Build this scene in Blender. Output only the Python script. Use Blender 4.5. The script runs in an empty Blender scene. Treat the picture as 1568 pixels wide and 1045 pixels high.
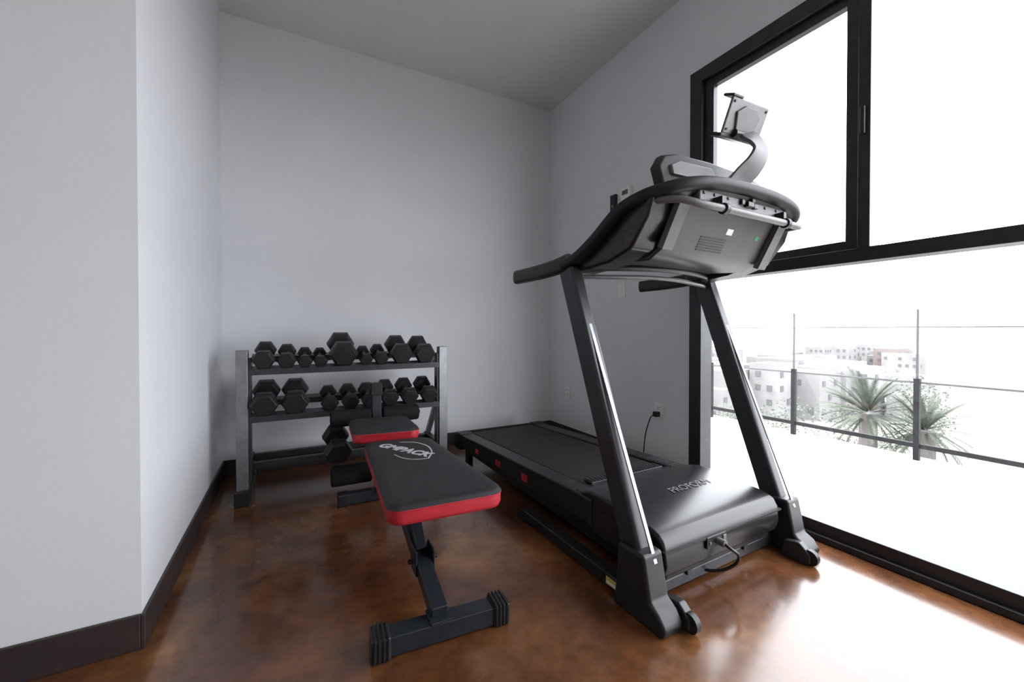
import bpy, bmesh, math, random
from mathutils import Vector, Matrix
random.seed(4)
scene=bpy.context.scene
scene.view_settings.view_transform='Standard'

# ---------------- materials ----------------
def mat(name,col,rough=.5,metal=0,col2=None,nscale=8,bump=0,bscale=60,coat=0,spec=.5,detail=4,contrast=(.35,.65)):
    m=bpy.data.materials.new(name); m.use_nodes=True
    nt=m.node_tree; b=nt.nodes['Principled BSDF']
    b.inputs['Base Color'].default_value=(*col,1)
    b.inputs['Roughness'].default_value=rough
    b.inputs['Metallic'].default_value=metal
    b.inputs['Coat Weight'].default_value=coat
    b.inputs['Specular IOR Level'].default_value=spec
    tc=nt.nodes.new('ShaderNodeTexCoord')
    if col2 is not None:
        n=nt.nodes.new('ShaderNodeTexNoise'); n.inputs['Scale'].default_value=nscale; n.inputs['Detail'].default_value=detail
        r=nt.nodes.new('ShaderNodeValToRGB')
        r.color_ramp.elements[0].position=contrast[0]; r.color_ramp.elements[1].position=contrast[1]
        r.color_ramp.elements[0].color=(*col,1); r.color_ramp.elements[1].color=(*col2,1)
        nt.links.new(tc.outputs['Object'],n.inputs['Vector']); nt.links.new(n.outputs['Fac'],r.inputs['Fac'])
        nt.links.new(r.outputs['Color'],b.inputs['Base Color'])
    if bump:
        n=nt.nodes.new('ShaderNodeTexNoise'); n.inputs['Scale'].default_value=bscale; n.inputs['Detail'].default_value=3
        bp=nt.nodes.new('ShaderNodeBump'); bp.inputs['Strength'].default_value=bump; bp.inputs['Distance'].default_value=.01
        nt.links.new(tc.outputs['Object'],n.inputs['Vector']); nt.links.new(n.outputs['Fac'],bp.inputs['Height'])
        nt.links.new(bp.outputs['Normal'],b.inputs['Normal'])
    return m
M={}
M['wall']=mat('wall_paint',(.735,.75,.775),.65,col2=(.71,.725,.75),nscale=1.5,bump=.03,bscale=90)
M['ceil']=mat('ceiling_paint',(.70,.695,.70),.8,bump=.03,bscale=90)
M['base']=mat('baseboard_rubber',(.030,.021,.020),.45,col2=(.04,.028,.026),nscale=6)
M['frame']=mat('window_frame_bronze',(.028,.028,.033),.4,metal=.3,col2=(.036,.036,.042),nscale=20)
M['black']=mat('black_plastic',(.012,.012,.014),.42,col2=(.017,.017,.019),nscale=30,spec=.4)
M['gloss']=mat('gloss_black_plastic',(.012,.012,.014),.25,col2=(.016,.016,.018),nscale=10,spec=.4)
M['dgrey']=mat('charcoal_paint',(.028,.030,.035),.38,metal=.25,col2=(.036,.038,.043),nscale=30)
M['rim']=mat('console_rim_plastic',(.013,.013,.015),.5,col2=(.018,.018,.020),nscale=30,spec=.28)
M['belt']=mat('belt_rubber',(.010,.010,.011),.6,col2=(.015,.015,.016),nscale=120,bump=.2,bscale=300,spec=.35)
M['rubber']=mat('rubber_hex',(.009,.0095,.011),.45,col2=(.014,.015,.017),nscale=60,bump=.12,bscale=200)
M['steel']=mat('rack_steel',(.22,.225,.24),.38,metal=.7,col2=(.27,.275,.29),nscale=30)
M['silver']=mat('silver_plastic',(.135,.13,.135),.42,metal=.2,col2=(.16,.155,.16),nscale=20,spec=.35)
M['panel']=mat('console_back',(.042,.037,.040),.36,metal=.2,col2=(.052,.046,.049),nscale=12,spec=.4)
M['lgrey']=mat('grey_plastic',(.13,.127,.13),.45,col2=(.155,.152,.155),nscale=10,spec=.35)
M['chrome']=mat('handle_chrome',(.15,.15,.16),.3,metal=.9,bump=.3,bscale=500)
M['vinyl']=mat('black_vinyl',(.017,.018,.020),.55,col2=(.022,.023,.025),nscale=50,bump=.15,bscale=260,spec=.35)
M['red']=mat('red_vinyl',(.50,.025,.038),.45,col2=(.43,.020,.032),nscale=20,bump=.12,bscale=200)
M['bframe']=mat('bench_frame_paint',(.016,.020,.026),.38,metal=.2,col2=(.022,.026,.032),nscale=20)
M['foam']=mat('black_foam',(.012,.012,.012),.85,bump=.3,bscale=200,spec=.2)
M['white']=mat('white_plastic',(.80,.80,.80),.4,col2=(.84,.84,.84),nscale=20)
M['print']=mat('white_print',(.55,.55,.57),.5)
M['yellow']=mat('yellow_label',(.6,.5,.08),.5)
M['green']=mat('green_label',(.02,.25,.09),.5)
M['terr']=mat('terrace_concrete',(.36,.355,.35),.85,col2=(.070,.070,.072),nscale=2.6,bump=.3,bscale=20,detail=9,contrast=(.54,.80))
M['rail']=mat('railing_steel',(.010,.010,.012),.7,col2=(.015,.015,.017),nscale=10,spec=.2)
M['wire']=mat('railing_wire',(.075,.075,.08),.7,col2=(.09,.09,.095),nscale=10,spec=.2)
M['leaf']=mat('palm_leaf',(.028,.036,.025),.8,col2=(.055,.065,.05),nscale=5,spec=.2)
M['bush']=mat('bush_leaf',(.055,.065,.05),.8,col2=(.095,.105,.085),nscale=6,spec=.2)
M['trunk']=mat('palm_trunk',(.06,.052,.048),.8,bump=.5,bscale=20)
M['bldg']=mat('city_stucco',(.20,.198,.196),.9,col2=(.15,.148,.147),nscale=.25,spec=.1)  # city colours kept pale and close in tone, haze painted into them
M['bwin']=mat('city_window',(.095,.096,.098),.6,spec=.1)
M['broof']=mat('city_roof',(.15,.125,.12),.9,spec=.1)
M['ground']=mat('hill_ground',(.18,.178,.17),.95,col2=(.12,.12,.11),nscale=.25,spec=.1)

# floor: acid stained concrete
m=bpy.data.materials.new('stained_concrete'); m.use_nodes=True; nt=m.node_tree; b=nt.nodes['Principled BSDF']
tc=nt.nodes.new('ShaderNodeTexCoord')
def noise(sc,det,dist=0,rough=.6):
    n=nt.nodes.new('ShaderNodeTexNoise'); n.inputs['Scale'].default_value=sc; n.inputs['Detail'].default_value=det
    n.inputs['Distortion'].default_value=dist; n.inputs['Roughness'].default_value=rough
    nt.links.new(tc.outputs['Object'],n.inputs['Vector']); return n
n1=noise(1.9,6,.8,.60); n2=noise(11,6,.4,.7)
r1=nt.nodes.new('ShaderNodeValToRGB'); e=r1.color_ramp.elements
e[0].position=.30; e[0].color=(.066,.024,.011,1); e[1].position=.74; e[1].color=(.31,.150,.050,1)
x=r1.color_ramp.elements.new(.46); x.color=(.108,.040,.016,1)
x=r1.color_ramp.elements.new(.60); x.color=(.170,.070,.025,1)
r2=nt.nodes.new('ShaderNodeValToRGB'); e=r2.color_ramp.elements
e[0].position=.32; e[0].color=(.72,.72,.72,1); e[1].position=.68; e[1].color=(1.2,1.18,1.15,1)
mx=nt.nodes.new('ShaderNodeMix'); mx.data_type='RGBA'; mx.blend_type='MULTIPLY'; mx.inputs['Factor'].default_value=1
nt.links.new(n1.outputs['Fac'],r1.inputs['Fac']); nt.links.new(n2.outputs['Fac'],r2.inputs['Fac'])
nt.links.new(r1.outputs['Color'],mx.inputs['A']); nt.links.new(r2.outputs['Color'],mx.inputs['B'])
nt.links.new(mx.outputs['Result'],b.inputs['Base Color'])
mr=nt.nodes.new('ShaderNodeMapRange'); mr.inputs['To Min'].default_value=.15; mr.inputs['To Max'].default_value=.28
nt.links.new(n2.outputs['Fac'],mr.inputs['Value']); nt.links.new(mr.outputs['Result'],b.inputs['Roughness'])
n3=noise(5,3); bp=nt.nodes.new('ShaderNodeBump'); bp.inputs['Strength'].default_value=.08; bp.inputs['Distance'].default_value=.02
nt.links.new(n3.outputs['Fac'],bp.inputs['Height']); nt.links.new(bp.outputs['Normal'],b.inputs['Normal'])
b.inputs['Specular IOR Level'].default_value=.5
b.inputs['Coat Weight'].default_value=.35; b.inputs['Coat IOR'].default_value=1.5; b.inputs['Coat Roughness'].default_value=.12
M['floor']=m
# thin glass
m=bpy.data.materials.new('window_glass'); m.use_nodes=True; nt=m.node_tree; nt.nodes.clear()
o=nt.nodes.new('ShaderNodeOutputMaterial'); ms=nt.nodes.new('ShaderNodeMixShader'); t=nt.nodes.new('ShaderNodeBsdfTransparent')
g=nt.nodes.new('ShaderNodeBsdfGlossy'); g.inputs['Roughness'].default_value=.02
ms.inputs[0].default_value=.04
nt.links.new(t.outputs[0],ms.inputs[1]); nt.links.new(g.outputs[0],ms.inputs[2]); nt.links.new(ms.outputs[0],o.inputs[0])
M['glass']=m

# ---------------- geometry helpers ----------------
def empty(name,loc,rotz=0):
    e=bpy.data.objects.new(name,None); e.location=loc; e.rotation_euler=(0,0,rotz); e.empty_display_size=.1
    scene.collection.objects.link(e); return e
def finish(name,bm,mats,parent=None,bevel=0,smooth=False,segs=2,sub=0):
    bmesh.ops.recalc_face_normals(bm,faces=bm.faces[:])
    me=bpy.data.meshes.new(name); bm.to_mesh(me); bm.free()
    if not isinstance(mats,(list,tuple)): mats=[mats]
    for q in mats: me.materials.append(M[q] if isinstance(q,str) else q)
    ob=bpy.data.objects.new(name,me); scene.collection.objects.link(ob)
    if parent: ob.parent=parent
    if smooth or bevel:
        for p in me.polygons: p.use_smooth=True
    if bevel:
        mo=ob.modifiers.new('bev','BEVEL'); mo.width=bevel; mo.segments=segs; mo.limit_method='ANGLE'; mo.angle_limit=math.radians(35)
        mo.harden_normals=True
    if sub:
        mo=ob.modifiers.new('sub','SUBSURF'); mo.levels=sub; mo.render_levels=sub
    return ob
def bm_box(bm,lo,hi,mi=0):
    vs=[bm.verts.new((x,y,z)) for x in (lo[0],hi[0]) for y in (lo[1],hi[1]) for z in (lo[2],hi[2])]
    for f in ((0,1,3,2),(4,6,7,5),(0,4,5,1),(2,3,7,6),(0,2,6,4),(1,5,7,3)):
        bm.faces.new([vs[i] for i in f]).material_index=mi
    return vs
def box(name,lo,hi,m,parent=None,bevel=0,segs=2):
    bm=bmesh.new(); bm_box(bm,lo,hi); return finish(name,bm,m,parent,bevel,segs=segs)
def boxes(name,lst,m,parent=None,bevel=0):
    bm=bmesh.new()
    for lo,hi in lst: bm_box(bm,lo,hi)
    return finish(name,bm,m,parent,bevel)
def prism(name,poly,axis,a,b_,m,parent=None,bevel=0,segs=2):
    bm=bmesh.new()
    def P(p,t):
        return {'x':(t,p[0],p[1]),'y':(p[0],t,p[1]),'z':(p[0],p[1],t)}[axis]
    A=[bm.verts.new(P(p,a)) for p in poly]; B=[bm.verts.new(P(p,b_)) for p in poly]
    n=len(poly); bm.faces.new(A); bm.faces.new(B[::-1])
    for i in range(n): bm.faces.new((A[i],A[(i+1)%n],B[(i+1)%n],B[i]))
    return finish(name,bm,m,parent,bevel,segs=segs)
def catmull(pts,n=8):
    pts=[Vector(p) for p in pts]; P=[pts[0]*2-pts[1]]+pts+[pts[-1]*2-pts[-2]]; out=[]
    for i in range(1,len(P)-2):
        for k in range(n):
            t=k/n; a,b,c,d=P[i-1],P[i],P[i+1],P[i+2]
            out.append(.5*((2*b)+(-a+c)*t+(2*a-5*b+4*c-d)*t*t+(-a+3*b-3*c+d)*t**3))
    out.append(pts[-1]); return out
def ring(w,h,n=14,e=2.0):
    o=[]
    for i in range(n):
        a=2*math.pi*i/n; c,s=math.cos(a),math.sin(a)
        o.append((w*math.copysign(abs(c)**(2/e),c),h*math.copysign(abs(s)**(2/e),s)))
    return o
def bm_sweep(bm,pts,prof,up=(0,0,1),mi=0,scales=None):
    up=Vector(up); rings=[]; n=len(pts)
    pts=[Vector(p) for p in pts]
    for i,p in enumerate(pts):
        T=(pts[min(i+1,n-1)]-pts[max(i-1,0)]).normalized()
        S=T.cross(up)
        if S.length<1e-4: S=T.cross(Vector((1,0,0)))
        S.normalize(); U=S.cross(T)
        k=scales[i] if scales else 1
        rings.append([bm.verts.new(p+S*a*k+U*b*k) for a,b in prof])
    m_=len(prof)
    for i in range(n-1):
        for j in range(m_):
            bm.faces.new((rings[i][j],rings[i][(j+1)%m_],rings[i+1][(j+1)%m_],rings[i+1][j])).material_index=mi
    bm.faces.new(rings[0][::-1]).material_index=mi; bm.faces.new(rings[-1]).material_index=mi
def sweep(name,pts,prof,m,parent=None,up=(0,0,1),curve=True,n=8,bevel=0,smooth=True):
    bm=bmesh.new(); bm_sweep(bm,catmull(pts,n) if curve else pts,prof,up)
    ob=finish(name,bm,m,parent,bevel,smooth)
    if smooth and not bevel: es(ob)
    return ob
def es(ob,ang=40):
    mo=ob.modifiers.new('es','EDGE_SPLIT'); mo.split_angle=math.radians(ang)
def tube(name,pts,r,m,parent=None,curve=True,up=(0,0,1),n=8): return sweep(name,pts,ring(r,r,12),m,parent,up,curve,n)
def bm_cyl(bm,a,b,r,n=20,mi=0):
    a=Vector(a);b=Vector(b); T=(b-a).normalized(); up=(0,0,1) if abs(T.z)<.9 else (1,0,0)
    bm_sweep(bm,[a,b],ring(r,r,n),up,mi)
def cyl(name,a,b,r,m,parent=None,n=24,bevel=0):
    bm=bmesh.new(); bm_cyl(bm,a,b,r,n); return finish(name,bm,m,parent,bevel or .001)
RECT=lambda w,h:[(-w,-h),(w,-h),(w,h),(-w,h)]
def beam(name,a,b,w,h,m,parent=None,up=(0,0,1),bevel=.004):
    bm=bmesh.new(); bm_sweep(bm,[a,b],RECT(w,h),up); return finish(name,bm,m,parent,bevel)

# ---------------- room shell ----------------
XR=2.21; YB=3.354; H=3.15; XL0=-.437; XL1=-.451; YN=1.665; XW=-3.6; YS=-3.2; BT=.11
box('floor',(XW-.2,YS-.2,-.2),(XR+.14,YB+.2,0),'floor')
box('ceiling',(XW-.2,YS-.2,H),(XR+.2,YB+.2,H+.2),'ceil')
box('wall_back',(-.9,YB,0),(XR+.2,YB+.15,H),'wall')
prism('wall_left',[(XL0,YN),(XL1,YB),(XW-.2,YB),(XW-.2,YN)],'z',0,H,'wall')
box('wall_west',(XW-.15,YS,0),(XW,YN,H),'wall')
box('wall_south',(XW-.2,YS-.15,0),(XR+.2,YS,H),'wall')
WY1=1.745; WY0=-1.9; WT=2.61; XO=XR+.16
boxes('wall_right',[((XR,WY1,0),(XO,YB,H)),((XR,YS,0),(XO,WY0,H)),((XR,WY0,WT),(XO,WY1,H))],'wall')
bt=.012
prism('baseboard_left',[(XL0,YN),(XL1,YB),(XL1+bt,YB),(XL0+bt,YN-bt),(XL0,YN-bt)],'z',0,BT,'base',bevel=.003)
box('baseboard_front',(XW,YN-bt,0),(XL0,YN,BT),'base',bevel=.003)
box('baseboard_back',(XL1+bt,YB-bt,0),(XR-bt,YB,BT),'base',bevel=.003)
box('baseboard_right',(XR-bt,WY1+.002,0),(XR,YB,BT),'base',bevel=.003)
win=empty('window_1',(XR,0,0))
x0,x1=-.012,.09
F=[((x0,WY1-.085,0),(x1,WY1,WT)),((x0,WY0,0),(x1,WY0+.085,WT)),
   ((x0,WY0+.085,WT-.08),(x1,WY1-.085,WT)),((x0,WY0+.085,0),(x1,WY1-.085,.085)),
   ((x0,WY0+.085,1.305),(x1,WY1-.085,1.365)),
   ((x0,.83,1.365),(x1,.875,WT-.08)),((x0,-.75,1.365),(x1,-.69,WT-.08))]
boxes('frame_outer',F,'frame',win,.003)
s0,s1=.015,.055
ya,yb=.875,WY1-.085
S=[((s0,yb-.06,1.365),(s1,yb,WT-.08)),((s0,ya,1.365),(s1,ya+.055,WT-.08)),((s0,ya+.055,WT-.13),(s1,yb-.06,WT-.08)),((s0,ya+.055,1.365),(s1,yb-.06,1.41))]
boxes('sash_frame',S,'frame',win,.003)
box('sash_latch',(-.03,.845,1.86),(-.012,.862,1.98),'frame',win,.003)
box('track_lip',(-.035,WY0+.085,0),(-.012,WY1-.0,.03),'frame',win,.003)
boxes('glass',[((.045,WY0+.05,.06),(.049,WY1-.05,1.33)),((.035,ya+.03,1.38),(.039,yb-.03,WT-.1)),((.06,WY0+.05,1.34),(.064,.85,WT-.05))],'glass',win)

# wall devices
def outlet(name,y,z,plug=False):
    e=empty(name,(XR,y,z))
    box('plate',(-.007,-.037,-.058),(0,.037,.058),'white',e,.003)
    boxes('sockets',[((-.010,-.017,.008),(-.006,.017,.038)),((-.010,-.017,-.038),(-.006,.017,-.008))],'white',e,.003)
    boxes('slots',[((-.0105,-.008,.018),(-.0098,-.005,.03)),((-.0105,.005,.018),(-.0098,.008,.03)),((-.0105,-.008,-.028),(-.0098,-.005,-.016)),((-.0105,.005,-.028),(-.0098,.008,-.016))],'black',e)
outlet('wall_outlet',3.06,.427)
outlet('wall_outlet',1.99,.441)
e=empty('wall_thermostat',(XR,2.30,2.02)); box('body',(-.03,-.05,-.06),(0,.05,.06),'white',e,.006); box('display',(-.032,-.03,.0),(-.029,.03,.035),'lgrey',e,.001)
e=empty('wall_intercom',(XR,2.44,1.99)); box('body',(-.025,-.03,-.07),(0,.03,.07),'black',e,.004); box('button',(-.028,-.012,-.03),(-.024,.012,-.01),'lgrey',e,.001)
e=empty('light_switch',(XR,2.36,1.31)); box('plate',(-.007,-.04,-.06),(0,.04,.06),'white',e,.003); box('rocker',(-.011,-.016,-.033),(-.006,.016,.033),'white',e,.002)
e=empty('power_cord',(0,0,0))
box('plug',(XR-.05,1.972,.405),(XR-.010,2.008,.44),'black',e,.006)
tube('cable',[(XR-.045,1.99,.42),(XR-.075,2.0,.40),(XR-.09,2.03,.28),(XR-.085,2.05,.12),(XR-.10,2.0,.03),(XR-.12,1.8,.012),(XR-.13,1.6,.010)],.004,'black',e)

# ---------------- dumbbells ----------------
def dumbbell(loc,r,L,tilt=0,rotz=0,roll=0):
    bm=bmesh.new(); hw=r*1.05
    def head(c):
        rings=[]
        for dy,k in ((-hw/2,.80),(-hw/2+.12*hw,.93),(-hw/2+.3*hw,1),(hw/2-.3*hw,1),(hw/2-.12*hw,.93),(hw/2,.80)):
            rings.append([bm.verts.new((r*k*math.cos(math.radians(60*i)),c+dy,r*k*math.sin(math.radians(60*i)))) for i in range(6)])
        for a,b_ in zip(rings,rings[1:]):
            for j in range(6): bm.faces.new((a[j],a[(j+1)%6],b_[(j+1)%6],b_[j]))
        bm.faces.new(rings[0]); bm.faces.new(rings[-1])
        s=1 if c>0 else -1
        bm_cyl(bm,(0,c+s*hw/2,0),(0,c+s*(hw/2+.002),0),r*.5,24,0)
    head(-L/2); head(L/2)
    hr=max(.013,r*.24)
    pts=[(0,y,0) for y in (-L/2+hw/2-.004,-L/4+.01,0,L/4-.01,L/2-hw/2+.004)]
    bm_sweep(bm,pts,ring(hr,hr,14),(0,0,1),1,[.9,1,1.15,1,.9])
    ob=finish('dumbbell',bm,['rubber','chrome'],None,.004)
    ob.location=loc; ob.rotation_euler=(tilt,0,rotz); return ob
tl=math.radians(15)
def on_shelf(x,r,zs,ys=2.80):
    ap=r*.866+.004; L=.12+r*1.1
    d=(L/2+r*.4)
    yc=ys-.06+d*math.cos(tl)-ap*math.sin(tl); zc=zs+(-.06+d)*math.sin(tl)+ap*math.cos(tl)
    dumbbell((x,yc,zc),r,L,tl)
for x,r in ((-.172,.060),(-.056,.052),(.042,.042),(.128,.040),(.258,.086),(.391,.043),(.487,.048),(.618,.076),(.775,.074)): on_shelf(x,r,.785)
for x,r in ((-.170,.077),(-.012,.077),(.178,.052),(.298,.054),(.415,.054),(.540,.060),(.670,.062),(.805,.064)): on_shelf(x,r,.510)

# ---------------- dumbbell rack ----------------
rk=empty('dumbbell_rack',(0,0,0))
RX0,RX1=-.28,.91; YF=2.79
for nm,x in (('left',RX0),('right',RX1)):
    s=1 if nm=='left' else -1
    box('upright_'+nm,(x-.03,YF-.04,.03),(x+.03,YF+.02,.885),'steel',rk,.004)
    boxes('upright_inner_'+nm,[((x+s*.036-.008,YF-.03,.12),(x+s*.036+.008,YF+.03,.84))],'dgrey',rk,.002)
    box('side_foot_'+nm,(x-.03,YF-.05,.0),(x+.03,YB-.06,.055),'steel',rk,.004)
    box('foot_cap_'+nm,(x-.038,YF-.075,0),(x+.038,YF+.03,.085),'black',rk,.006)
    box('rear_cap_'+nm,(x-.034,YB-.07,0),(x+.034,YB-.02,.06),'black',rk,.006)
    beam('brace_'+nm,(x,YF,.62),(x,YB-.10,.05),.018,.018,'steel',rk)
    for k,z in enumerate((.785,.51)):
        prism('bracket_%s_%d'%(nm,k),[(YF-.02,z-.07),(YF-.02,z+.00),(YF+.26,z+.065),(YF+.26,z+.02)],'x',x+s*.028,x+s*.036,'steel',rk,.001)
for k,z in enumerate((.785,.51)):
    for j,(dy) in enumerate((0,.22)):
        yy=YF-.02+dy; zz=z+dy*math.tan(tl)-.003
        prism('shelf_rail_%d_%d'%(k,j),[(yy-.02,zz-.006),(yy+.035,zz+.008),(yy+.035,zz+.004),(yy-.016,zz-.012),(yy-.016,zz-.042),(yy-.02,zz-.042)],'x',RX0+.03,RX1-.03,'dgrey',rk)
box('lower_bar_front',(RX0+.03,YF+.10,.155),(RX1-.03,YF+.14,.195),'dgrey',rk,.004)
box('lower_bar_rear',(RX0+.03,YF+.30,.155),(RX1-.03,YF+.34,.195),'dgrey',rk,.004)
boxes('bar_mounts',[((RX0-.01,YF+.08,.05),(RX0+.03,YF+.36,.2)),((RX1-.03,YF+.08,.05),(RX1+.01,YF+.36,.2))],'dgrey',rk,.003)

# ---------------- bench ----------------
bn=empty('weight_bench',(.435,1.265,0),math.radians(-.6))
def pad(name,outline,z0,z1,parent):
    def rounded(poly,rad,n=6):
        out=[]; N=len(poly)
        for i in range(N):
            p=Vector(poly[i]); a=(Vector(poly[i-1])-p).normalized(); c=(Vector(poly[(i+1)%N])-p).normalized()
            ang=a.angle(c); d=rad/math.tan(ang/2); A=p+a*d; C=p+c*d; O=p+(a+c).normalized()*(rad/math.sin(ang/2))
            va=A-O; vc=C-O; th=va.angle(vc); cr=va.x*vc.y-va.y*vc.x; sg=1 if cr>0 else -1
            for k in range(n+1):
                t=sg*th*k/n; out.append((O.x+va.x*math.cos(t)-va.y*math.sin(t),O.y+va.x*math.sin(t)+va.y*math.cos(t)))
        return out
    P=rounded(outline,.05); cx=sum(p[0] for p in P)/len(P); cy=sum(p[1] for p in P)/len(P)
    hx=max(abs(p[0]-cx) for p in P); hy=max(abs(p[1]-cy) for p in P)
    bm=bmesh.new(); prev=None
    lv=[(-.018,z0,1),(-.004,z0+.006,1),(0,z0+.018,1),(0,z1-.022,1),(.0025,z1-.02,2),(.0025,z1-.016,2),(0,z1-.014,0),(-.004,z1-.006,0),(-.014,z1-.001,0),(-.04,z1+.001,0)]
    for d,z,mi in lv:
        R=[bm.verts.new((cx+(x-cx)*(1+d/hx),cy+(y-cy)*(1+d/hy),z)) for x,y in P]
        if prev:
            n=len(R)
            for j in range(n): bm.faces.new((prev[j],prev[(j+1)%n],R[(j+1)%n],R[j])).material_index=1 if mi in(1,2) else 0
        else: bm.faces.new(R[::-1]).material_index=0
        prev=R
    bm.faces.new(prev).material_index=0
    ob=finish(name,bm,['vinyl','red'],parent,0,True); es(ob,50); return ob
pad('backrest_pad',[(-.19,.01),(.208,-.01),(.160,.80),(-.155,.84)],.38,.45,bn)
pad('seat_pad',[(-.20,.88),(.13,.84),(.13,1.19),(-.19,1.23)],.423,.490,bn)
ff=empty('front_foot',(-.020,0,0),math.radians(-4)); ff.parent=bn
box('front_foot_bar',(-.20,-.03,.005),(.20,.035,.065),'bframe',ff,.004)
for s in (-1,1):
    box('foot_cap_%d'%(s+2),(min(s*.165,s*.225),-.037,0),(max(s*.165,s*.225),.042,.072),'black',ff,.008)
    boxes('cap_ribs_%d'%(s+2),[((min(s*(.172+.013*i),s*(.177+.013*i)),-.040,.004),(max(s*(.172+.013*i),s*(.177+.013*i)),.045,.075)) for i in range(4)],'black',ff,.001)
beam('main_beam',(-.03,.0,.075),(-.01,1.18,.345),.027,.027,'bframe',bn)
box('beam_foot_plate',(-.065,-.028,.062),(.005,.05,.07),'bframe',bn,.002)
boxes('adjust_bracket',[((-.061,.19,.10),(-.054,.27,.19)),((.004,.19,.10),(.011,.27,.19)),((-.061,.25,.15),(.011,.28,.175))],'bframe',bn,.003)
cyl('adjust_pin',(-.08,.23,.14),(.03,.23,.14),.008,'black',bn)
beam('backrest_post',(-.025,.25,.16),(-.01,.55,.37),.02,.02,'bframe',bn)
boxes('pad_rails',[((-.05,.12,.352),(-.025,.80,.380)),((.025,.12,.352),(.05,.80,.380)),((-.07,.9,.38),(.03,1.18,.423))],'bframe',bn,.003)
boxes('hinge_plates',[((-.058,.76,.30),(-.05,.92,.375)),((.05,.76,.30),(.058,.92,.375))],'bframe',bn,.002)
beam('rear_leg',(-.02,1.20,.05),(-.02,1.12,.40),.027,.027,'bframe',bn,up=(0,1,0))
box('rear_foot_bar',(-.22,1.19,.005),(.18,1.25,.065),'bframe',bn,.004)
for s in (-1,1): box('rear_cap_%d'%(s+2),(min(s*.17,s*.23)-.02,1.183,0),(max(s*.17,s*.23)-.02,1.258,.07),'black',bn,.008)
beam('developer_post',(-.02,1.30,.12),(-.02,1.335,.66),.027,.027,'bframe',bn,up=(0,1,0))
beam('developer_arm',(-.02,1.12,.38),(-.02,1.33,.40),.025,.025,'bframe',bn)
box('post_cap',(-.054,1.30,.60),(.014,1.37,.675),'black',bn,.006)
cyl('roller_bar_top',(-.28,1.335,.475),(.25,1.335,.475),.012,'bframe',bn)
cyl('roller_bar_low',(-.28,1.30,.145),(.25,1.30,.145),.012,'bframe',bn)
for s in (-1,1):
    a,b_=sorted((s*.035,s*.26)); a-=.02; b_-=.02
    cyl('roller_top_%d'%(s+2),(a,1.335,.475),(b_,1.335,.475),.05,'foam',bn,bevel=.012)
    cyl('roller_low_%d'%(s+2),(a,1.30,.145),(b_,1.30,.145),.06,'foam',bn,bevel=.012)
dumbbell((.21,2.66,.315),.078,.19,tl)
def text(name,s,size,loc,rot,m,parent,bold=0.0,xs=1):
    c=bpy.data.curves.new(name,'FONT'); c.body=s; c.size=size; c.align_x='CENTER'; c.align_y='CENTER'; c.extrude=.0006; c.offset=bold
    o=bpy.data.objects.new(name,c); scene.collection.objects.link(o); o.location=loc; o.rotation_euler=rot; o.scale=(xs,1,1)
    c.materials.append(M[m]); o.parent=parent; return o
text('logo_text','GMPACK',.076,(-.01,.60,.4515),(0,0,math.radians(-58)),'print',bn,.003)
sweep('logo_arc',[(.0,.74,.4515),(.065,.70,.4515),(.10,.62,.4515),(.095,.52,.4515),(.055,.43,.4515)],RECT(.003,.0006),'print',bn,smooth=False)
sweep('logo_arc_low',[(-.065,.55,.4515),(-.045,.49,.4515),(-.005,.445,.4515),(.055,.43,.4515)],RECT(.002,.0006),'print',bn,smooth=False)

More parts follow.
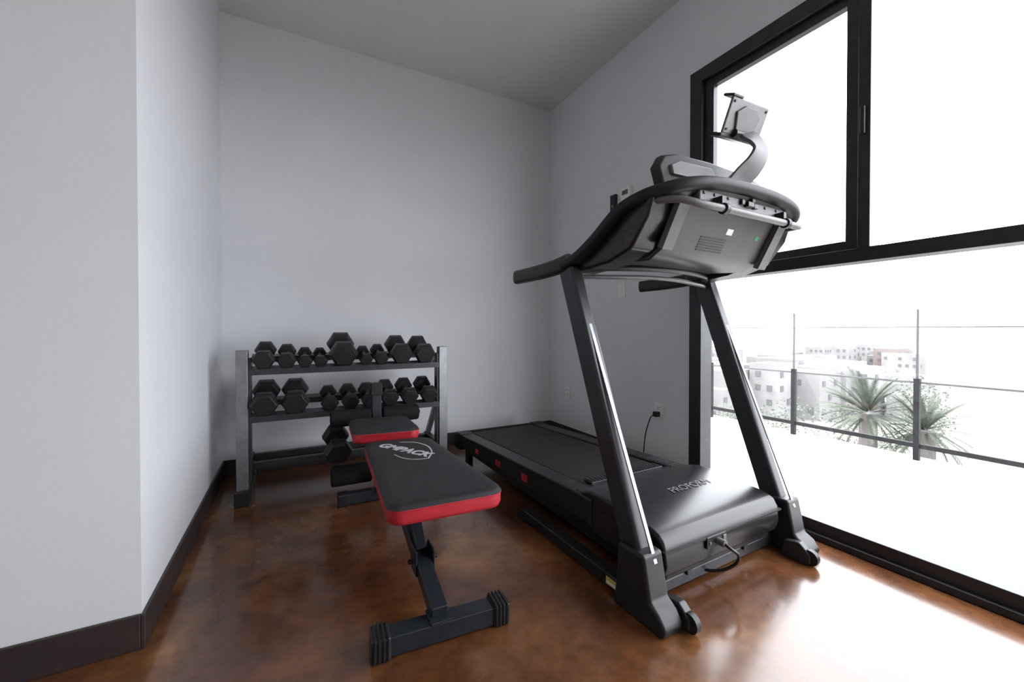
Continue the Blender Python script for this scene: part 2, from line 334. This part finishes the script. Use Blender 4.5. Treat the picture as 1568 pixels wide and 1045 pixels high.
# ---------------- treadmill ----------------
tm=empty('treadmill',(1.53,.96,0),math.radians(1.5))
for nm,s in (('left',-1),('right',1)):
    xs=s*.455
    a=Vector((s*.45,.085,.10)); b_=Vector((s*.462,.50,1.265))
    beam('upright_'+nm,a,b_,.030,.046,'dgrey',tm,up=(0,1,0),bevel=.012)
    beam('upright_highlight_'+nm,a+Vector((0,-.047,.1)),b_+Vector((0,-.047,-.03)),.008,.003,'steel',tm,up=(0,1,0),bevel=.001)  # pale strip added to draw the bright highlight line along the upright
    prism('boot_'+nm,[(-.035,.0),(-.045,.035),(-.02,.07),(.015,.09),(.045,.235),(.165,.235),(.175,.10),(.19,.0)],'x',xs-.048,xs+.048,'black',tm,.012,3)
    prism('boot_toe_'+nm,[(-.06,.012),(-.06,.05),(-.02,.085),(.04,.075),(.06,.0),(-.04,.0)],'x',xs-s*.05,xs-s*.085,'dgrey',tm,.006)
    cyl('front_wheel_'+nm,(xs-s*.055,-.055,.035),(xs-s*.078,-.055,.035),.032,'black',tm)
    box('base_rail_'+nm,(s*.44-.028,.12,.008),(s*.44+.028,.90,.058),'black',tm,.006)
    prism('rail_end_'+nm,[(.88,.0),(.98,.0),(.90,.06),(.88,.06)],'x',s*.44-.03,s*.44+.03,'black',tm,.004)
    bm=bmesh.new(); bm_sweep(bm,catmull([(s*.465,.50,1.30),(s*.465,.60,1.288),(s*.465,.75,1.282),(s*.465,.90,1.282),(s*.465,.955,1.282)],5),ring(.024,.036,16,3),(0,0,1))
    o=finish('grip_'+nm,bm,'black',tm,0,True); es(o,50)
    xi,xo=sorted((s*.285,s*.385))
    prism('foot_rail_'+nm,[(.45,.14),(.45,.252),(.55,.255),(1.99,.205),(2.02,.19),(2.02,.12),(1.9,.115),(.6,.14)],'x',xi,xo,'black',tm,.008)
    prism('deck_frame_'+nm,[(.3,.06),(.3,.15),(1.9,.13),(1.9,.08)],'x',s*.335-.02,s*.335+.02,'black',tm,.004)
    prism('end_cap_'+nm,[(1.95,.085),(1.95,.218),(2.03,.213),(2.065,.18),(2.065,.10),(2.04,.085)],'x',s*.34-.055,s*.34+.055,'black',tm,.01)
    boxes('rail_ribs_'+nm,[((s*.335-.035,.56+.022*i,.250-.0007*i),(s*.335+.035,.568+.022*i,.2575-.0007*i)) for i in range(10)],'black',tm)
    boxes('rear_foot_'+nm,[((s*.34-.02,1.86,.0),(s*.34+.02,1.92,.1))],'black',tm,.005)
    boxes('cushion_'+nm,[((s*.386-.004,.98,.155),(s*.386+.004,1.04,.195)),((s*.386-.004,1.30,.145),(s*.386+.004,1.36,.18)),((s*.386-.004,1.62,.14),(s*.386+.004,1.67,.17))],'red',tm,.003)
    prism('pod_'+nm,[(.50,1.25),(.52,1.29),(.36,1.345),(.22,1.44),(.12,1.48),(.05,1.49),(.08,1.40),(.16,1.30),(.28,1.265)],'x',s*.32,s*.450,'gloss',tm,.015,3)
prism('deck_board',[(.45,.205),(.45,.242),(2.0,.192),(2.0,.15)],'x',-.287,.287,'black',tm)
prism('running_belt',[(.45,.235),(.45,.249),(1.98,.200),(2.02,.185),(2.02,.15),(1.98,.19)],'x',-.27,.27,'belt',tm)
cyl('rear_roller',(-.285,1.99,.165),(.285,1.99,.165),.028,'black',tm)
HP=[(.075,.10),(.06,.15),(.065,.215),(.085,.248),(.13,.262),(.36,.285),(.47,.283),(.56,.258),(.62,.245),(.62,.20),(.5,.10)]
prism('motor_hood',HP,'x',-.375,.375,'gloss',tm,.016,3)
prism('hood_belly',[(.09,.075),(.08,.13),(.5,.13),(.45,.075)],'x',-.34,.34,'black',tm,.008)
prism('hood_seam',[(.056,.197),(.056,.204),(.60,.226),(.60,.219)],'x',-.378,.378,'black',tm)
box('rear_hood_grille',(-.25,.60,.245),(.25,.66,.256),'black',tm,.003)
boxes('grille_slats',[((-.24+.022*i,.605,.254),(-.229+.022*i,.655,.259)) for i in range(22)],'dgrey',tm)
text('hood_text','PROFORM',.058,(.08,.30,.2815),(math.radians(5),0,0),'lgrey',tm)
box('base_crossbar',(-.43,.11,.012),(.43,.18,.062),'dgrey',tm,.008)
boxes('lift_arms',[((-.20,.10,.05),(-.17,.35,.11)),((.17,.10,.05),(.20,.35,.11))],'dgrey',tm,.004)
box('power_inlet',(-.15,.052,.16),(-.03,.064,.205),'black',tm,.003)
boxes('inlet_screws',[((-.138,.048,.176),(-.128,.053,.186)),((-.055,.048,.17),(-.035,.053,.196))],'lgrey',tm,.002)
cyl('inlet_plug',(-.085,.02,.18),(-.085,.055,.18),.014,'silver',tm)
tube('inlet_cable',[(-.085,.03,.18),(-.085,.0,.172),(-.05,-.01,.14),(-.03,.02,.085),(-.06,.08,.04),(-.12,.2,.02)],.006,'black',tm)
box('warning_label',(-.4705,.20,.02),(-.4682,.26,.048),'yellow',tm)
box('warning_label_text',(-.4708,.205,.024),(-.4700,.255,.034),'white',tm)
half=[(.465,.53,1.285),(.465,.43,1.31),(.462,.32,1.365),(.458,.20,1.440),(.443,.11,1.470),(.40,.045,1.488),(.33,.005,1.506),(.20,-.012,1.524),(0,-.016,1.530)]
path=[(-x,y,z) for x,y,z in half]+[(x,y,z) for x,y,z in half[:-1][::-1]]
cp=catmull(path,6)
sweep('console_rim',path,ring(.034,.023,18,2.6),'rim',tm,n=6)
bm=bmesh.new(); n=len(cp); L=[];R=[]
for i in range(n//2+1):
    if cp[i].y<.36:
        l=cp[i]; r=cp[n-1-i]
        L.append((bm.verts.new(l+Vector((0,0,.012))),bm.verts.new(l+Vector((0,0,-.02))))); R.append((bm.verts.new(r+Vector((0,0,.0121))),bm.verts.new(r+Vector((0,0,-.0201)))))
for i in range(len(L)-1):
    if (L[i+1][0].co-R[i+1][0].co).length<.03: break
    bm.faces.new((L[i][0],R[i][0],R[i+1][0],L[i+1][0])); bm.faces.new((L[i][1],L[i+1][1],R[i+1][1],R[i][1]))
finish('console_deck',bm,'black',tm,0,False)
prism('console_body',[(.02,1.50),(.045,1.46),(.125,1.305),(.19,1.27),(.40,1.285),(.43,1.33),(.2,1.46)],'x',-.325,.325,'panel',tm,.012,3)
def onpanel(t,off=0):
    a=Vector((0,.045,1.46)); b2=Vector((0,.125,1.305)); nn=Vector((0,-.888,-.459)); p=a.lerp(b2,t)+nn*off; return p
def pquad(name,x0,x1,t0,t1,th,m):
    bm=bmesh.new(); vs=[]
    for x in (x0,x1):
        for t in (t0,t1):
            for o_ in (-.003,th):
                p=onpanel(t,o_); vs.append(bm.verts.new((x,p.y,p.z)))
    for f in ((0,1,3,2),(4,6,7,5),(0,4,5,1),(2,3,7,6),(0,2,6,4),(1,5,7,3)): bm.faces.new([vs[i] for i in f])
    return finish(name,bm,m,tm,.0008)
pquad('side_plate_left',-.345,-.29,.02,.98,.022,'lgrey'); pquad('side_plate_right',.29,.345,.02,1.15,.022,'lgrey')
for i in range(6): pquad('vent_%d'%i,-.14,.02,.60+.06*i,.63+.06*i,.002,'black')
pquad('sticker_white',.0,.04,.34,.48,.0012,'white'); pquad('sticker_green',.20,.225,.40,.50,.0012,'green')
box('mech_panel',(-.285,-.005,1.455),(.285,.05,1.512),'lgrey',tm,.008)
boxes('mech_bits',[((-.02,-.022,1.470),(.02,0,1.490)),((-.05,-.016,1.475),(-.03,0,1.495)),((.03,-.016,1.47),(.055,0,1.49)),((.01,-.02,1.49),(.03,0,1.505))],'black',tm,.003)
cyls=bmesh.new()
for x in (-.26,-.2,.2,.26,.12,-.12): bm_cyl(cyls,(x,-.009,1.487),(x,0,1.487),.006,12)
finish('mech_screws',cyls,'black',tm)
tube('cross_handle',[(-.42,.07,1.455),(-.38,.0,1.445),(-.30,-.035,1.43),(-.15,-.045,1.427),(.15,-.045,1.427),(.30,-.035,1.43),(.38,.0,1.445),(.42,.07,1.455)],.013,'silver',tm)
for x in (-.2,.2): cyl('handle_clamp_%d'%(1 if x<0 else 2),(x-.012,-.043,1.4275),(x+.012,-.043,1.4275),.02,'black',tm,bevel=.003)
boxes('clamp_stems',[((-.21,-.04,1.43),(-.19,.0,1.475)),((.19,-.04,1.43),(.21,.0,1.475))],'black',tm,.002)
tube('cross_tube_upper',[(-.455,.50,1.262),(-.33,.40,1.268),(-.1,.34,1.272),(.1,.34,1.272),(.33,.40,1.268),(.455,.50,1.262)],.013,'dgrey',tm)
tube('cross_tube_lower',[(-.455,.49,1.235),(-.33,.44,1.235),(-.1,.40,1.242),(.1,.40,1.242),(.33,.44,1.235),(.455,.49,1.235)],.010,'silver',tm)
def lean(name,poly,y0,th,m,bevel=.008,k=.45):
    bm=bmesh.new(); A=[bm.verts.new((x,y0+(z-1.53)*k,z)) for x,z in poly]; B=[bm.verts.new((x,y0+th+(z-1.53)*k,z)) for x,z in poly]
    bm.faces.new(A); bm.faces.new(B[::-1]); n=len(poly)
    for i in range(n): bm.faces.new((A[i],A[(i+1)%n],B[(i+1)%n],B[i]))
    return finish(name,bm,m,tm,bevel,segs=3)
lean('display_housing',[(-.39,1.51),(-.37,1.60),(-.31,1.66),(-.22,1.688),(0,1.70),(.24,1.69),(.34,1.655),(.39,1.59),(.40,1.51)],.07,.045,'rim',.012)
lean('display_plate_left',[(-.32,1.57),(-.305,1.615),(-.24,1.645),(-.04,1.655),(-.04,1.58)],.058,.02,'lgrey',.006)
lean('display_plate_right',[(.35,1.56),(.34,1.61),(.27,1.645),(.09,1.655),(.09,1.58)],.058,.02,'lgrey',.006)
sweep('tablet_neck',[(-.01,.06,1.545),(.025,.035,1.60),(.06,.005,1.65),(.078,-.01,1.70),(.075,.005,1.745),(.06,.035,1.785)],RECT(.045,.007),'silver',tm,up=(0,1,0),bevel=.003)
box('tablet_neck_base',(-.06,.03,1.53),(.05,.09,1.575),'black',tm,.006)
th=empty('tablet_holder',(.065,.045,1.84)); th.parent=tm; th.rotation_euler=(math.radians(24),math.radians(-3),math.radians(0))
cyl('tablet_pivot',(-.06,-.012,-.052),(.06,-.012,-.052),.015,'black',th)
box('holder_plate',(-.122,-.006,-.062),(.122,.006,.068),'silver',th,.006)
prism('holder_back_ridge',[(-.05,-.058),(.05,-.058),(.08,.02),(.035,.048),(-.035,.048),(-.08,.02)],'y',-.014,-.004,'lgrey',th,.005)
boxes('holder_lips',[((-.13,-.008,-.074),(.13,.05,-.060)),((-.127,-.008,.066),(-.06,.04,.077))],'black',th,.004)
boxes('holder_screws',[((s*.105-.004,-.010,z-.004),(s*.105+.004,-.005,z+.004)) for s in (-1,1) for z in (-.045,.052)],'black',th)

# ---------------- exterior ----------------
box('terrace_floor',(XR+.14,-7,-.35),(4.55,9,-.05),'terr')
rl=empty('terrace_railing',(4.42,0,-.05))
posts=[1.35+.92*k for k in range(-6,8)]
boxes('posts',[((-.018,y-.018,0),(.018,y+.018,.66)) for y in posts],'rail',rl)
boxes('post_tops',[((-.007,y-.007,.64),(.007,y+.007,1.22)) for y in posts],'wire',rl)
box('bottom_rail',(-.012,-6.5,.10),(.012,8.5,.135),'rail',rl)
box('middle_rail',(-.006,-6.5,.62),(.006,8.5,.635),'wire',rl)
box('top_rail',(-.005,-6.5,1.07),(.005,8.5,1.08),'wire',rl)
box('ground',(4.6,-60,-9),(160,200,-6),'ground')
def palm(loc,R,seed,trunk_h):
    rnd=random.Random(seed); bm=bmesh.new()
    bm_sweep(bm,[Vector((0,0,-trunk_h)),Vector((0.05,0,-trunk_h/2)),Vector((0,0,0))],ring(.13,.13,10),(1,0,0),1)
    for k in range(70):
        az=rnd.uniform(0,2*math.pi); el=math.radians(rnd.uniform(-35,80)); L_=R*rnd.uniform(.85,1.1)
        d=Vector((math.cos(az),math.sin(az),0)); p=Vector((0,0,0)); pts=[p.copy()]; e_=el
        for i in range(9):
            p=p+(d*math.cos(e_)+Vector((0,0,1))*math.sin(e_))*L_/9; pts.append(p.copy()); e_-=math.radians(4)
        side=d.cross(Vector((0,0,1)))
        for i in range(1,9):
            T=(pts[i+1]-pts[i-1]).normalized()
            for s in (-1,1):
                for q in (0,.5):
                    a=pts[i].lerp(pts[i+1],q); l=L_*.17*math.sin(math.pi*(.15+.8*(i+q)/10))
                    tip=a+(side*s*.5+T*1.1).normalized()*l+Vector((0,0,-.1*l)); w=T*.03*R
                    vs=[bm.verts.new(v) for v in (a-w,a+w,tip)]; bm.faces.new(vs)
    ob=finish('palm_tree',bm,['leaf','trunk']); ob.location=loc
def dirp(u,v,t): return Vector(((.4687+.8834*u)*t,(.8834-.4687*u)*t,1+v*t))
palm((8.75,3.30,-.45),.85,1,5.6); palm((8.9,2.62,-.62),.72,2,5.4)
bm=bmesh.new(); rnd=random.Random(9)
for k in range(60):
    t=rnd.uniform(11,18); u=rnd.uniform(.50,1.02); p=dirp(u,0,t)
    c=Vector((p.x,p.y,1-t*rnd.uniform(.18,.30)))
    if k>44: t=rnd.uniform(10.5,12); u=rnd.uniform(.97,1.04); p=dirp(u,0,t); c=Vector((p.x,p.y,1-t*rnd.uniform(.14,.26)))
    r=rnd.uniform(.3,.6)
    for j in range(90):
        v=Vector((rnd.gauss(0,1),rnd.gauss(0,1),rnd.gauss(0,1))).normalized()*r*rnd.uniform(.6,1)
        a=Vector((rnd.gauss(0,1),rnd.gauss(0,1),rnd.gauss(0,1))).normalized()*.07; b2=Vector((rnd.gauss(0,1),rnd.gauss(0,1),rnd.gauss(0,1))).normalized()*.07
        vs=[bm.verts.new(c+v),bm.verts.new(c+v+a),bm.verts.new(c+v+b2)]; bm.faces.new(vs)
finish('garden_shrubs',bm,'bush')
bm=bmesh.new(); rnd=random.Random(21)
for k in range(150):
    t=rnd.uniform(30,85); u=rnd.uniform(.35,1.02); p=dirp(u,0,t)
    base=-6; top=1+t*(rnd.uniform(-.14,-.02)+(t-85)*.0012)
    w=rnd.uniform(2,5); d=rnd.uniform(2,5)
    bm_box(bm,(p.x,p.y,base),(p.x+d,p.y+w,top),0 if rnd.random()<.9 else 2)
    z=top-.6
    while z>top-5 and z>base+.5:
        yy=p.y+.4
        while yy<p.y+w-.5:
            if rnd.random()<.5: bm_box(bm,(p.x-.04,yy,z-.45),(p.x+.02,yy+.4,z),1)
            yy+=.9
        xx=p.x+.4
        while xx<p.x+d-.5:
            if rnd.random()<.5: bm_box(bm,(xx,p.y-.04,z-.45),(xx+.4,p.y+.02,z),1)
            xx+=.9
        z-=1.1
finish('city_buildings',bm,['bldg','bwin','broof'])

# ---------------- light ----------------
w=bpy.data.worlds.new('World'); scene.world=w; w.use_nodes=True
bg=w.node_tree.nodes['Background']; bg.inputs[0].default_value=(.92,.95,1,1); bg.inputs[1].default_value=10
sd=bpy.data.lights.new('sun','SUN'); sd.energy=13; sd.angle=.01; sd.color=(1,.96,.9)
so=bpy.data.objects.new('sun',sd); scene.collection.objects.link(so)
so.rotation_euler=Vector((.12,-.55,-1)).to_track_quat('-Z','Y').to_euler()
pd=bpy.data.lights.new('window_portal','AREA'); pd.shape='RECTANGLE'; pd.size=WT; pd.size_y=WY1-WY0; pd.cycles.is_portal=True
po=bpy.data.objects.new('window_portal',pd); scene.collection.objects.link(po); po.location=(XR+.18,(WY0+WY1)/2,WT/2); po.rotation_euler=(0,math.radians(90),0)
ld=bpy.data.lights.new('ceiling_fill','AREA'); ld.shape='RECTANGLE'; ld.size=2.4; ld.size_y=1.6; ld.energy=8; ld.color=(1,.97,.94)  # added fill light behind the camera, not a lamp of the room
lo=bpy.data.objects.new('ceiling_fill',ld); scene.collection.objects.link(lo); lo.location=(-1.0,-1.0,H-.03)

# ---------------- camera ----------------
cd=bpy.data.cameras.new('camera'); cam=bpy.data.objects.new('camera',cd); scene.collection.objects.link(cam)
cd.sensor_width=36; cd.lens=36*620/1568; cd.clip_start=.02; cd.clip_end=500
cd.shift_y=-10/1568
cam.location=(0,0,1); cam.rotation_euler=(math.radians(90-.6),0,math.radians(-27.95))
scene.camera=cam
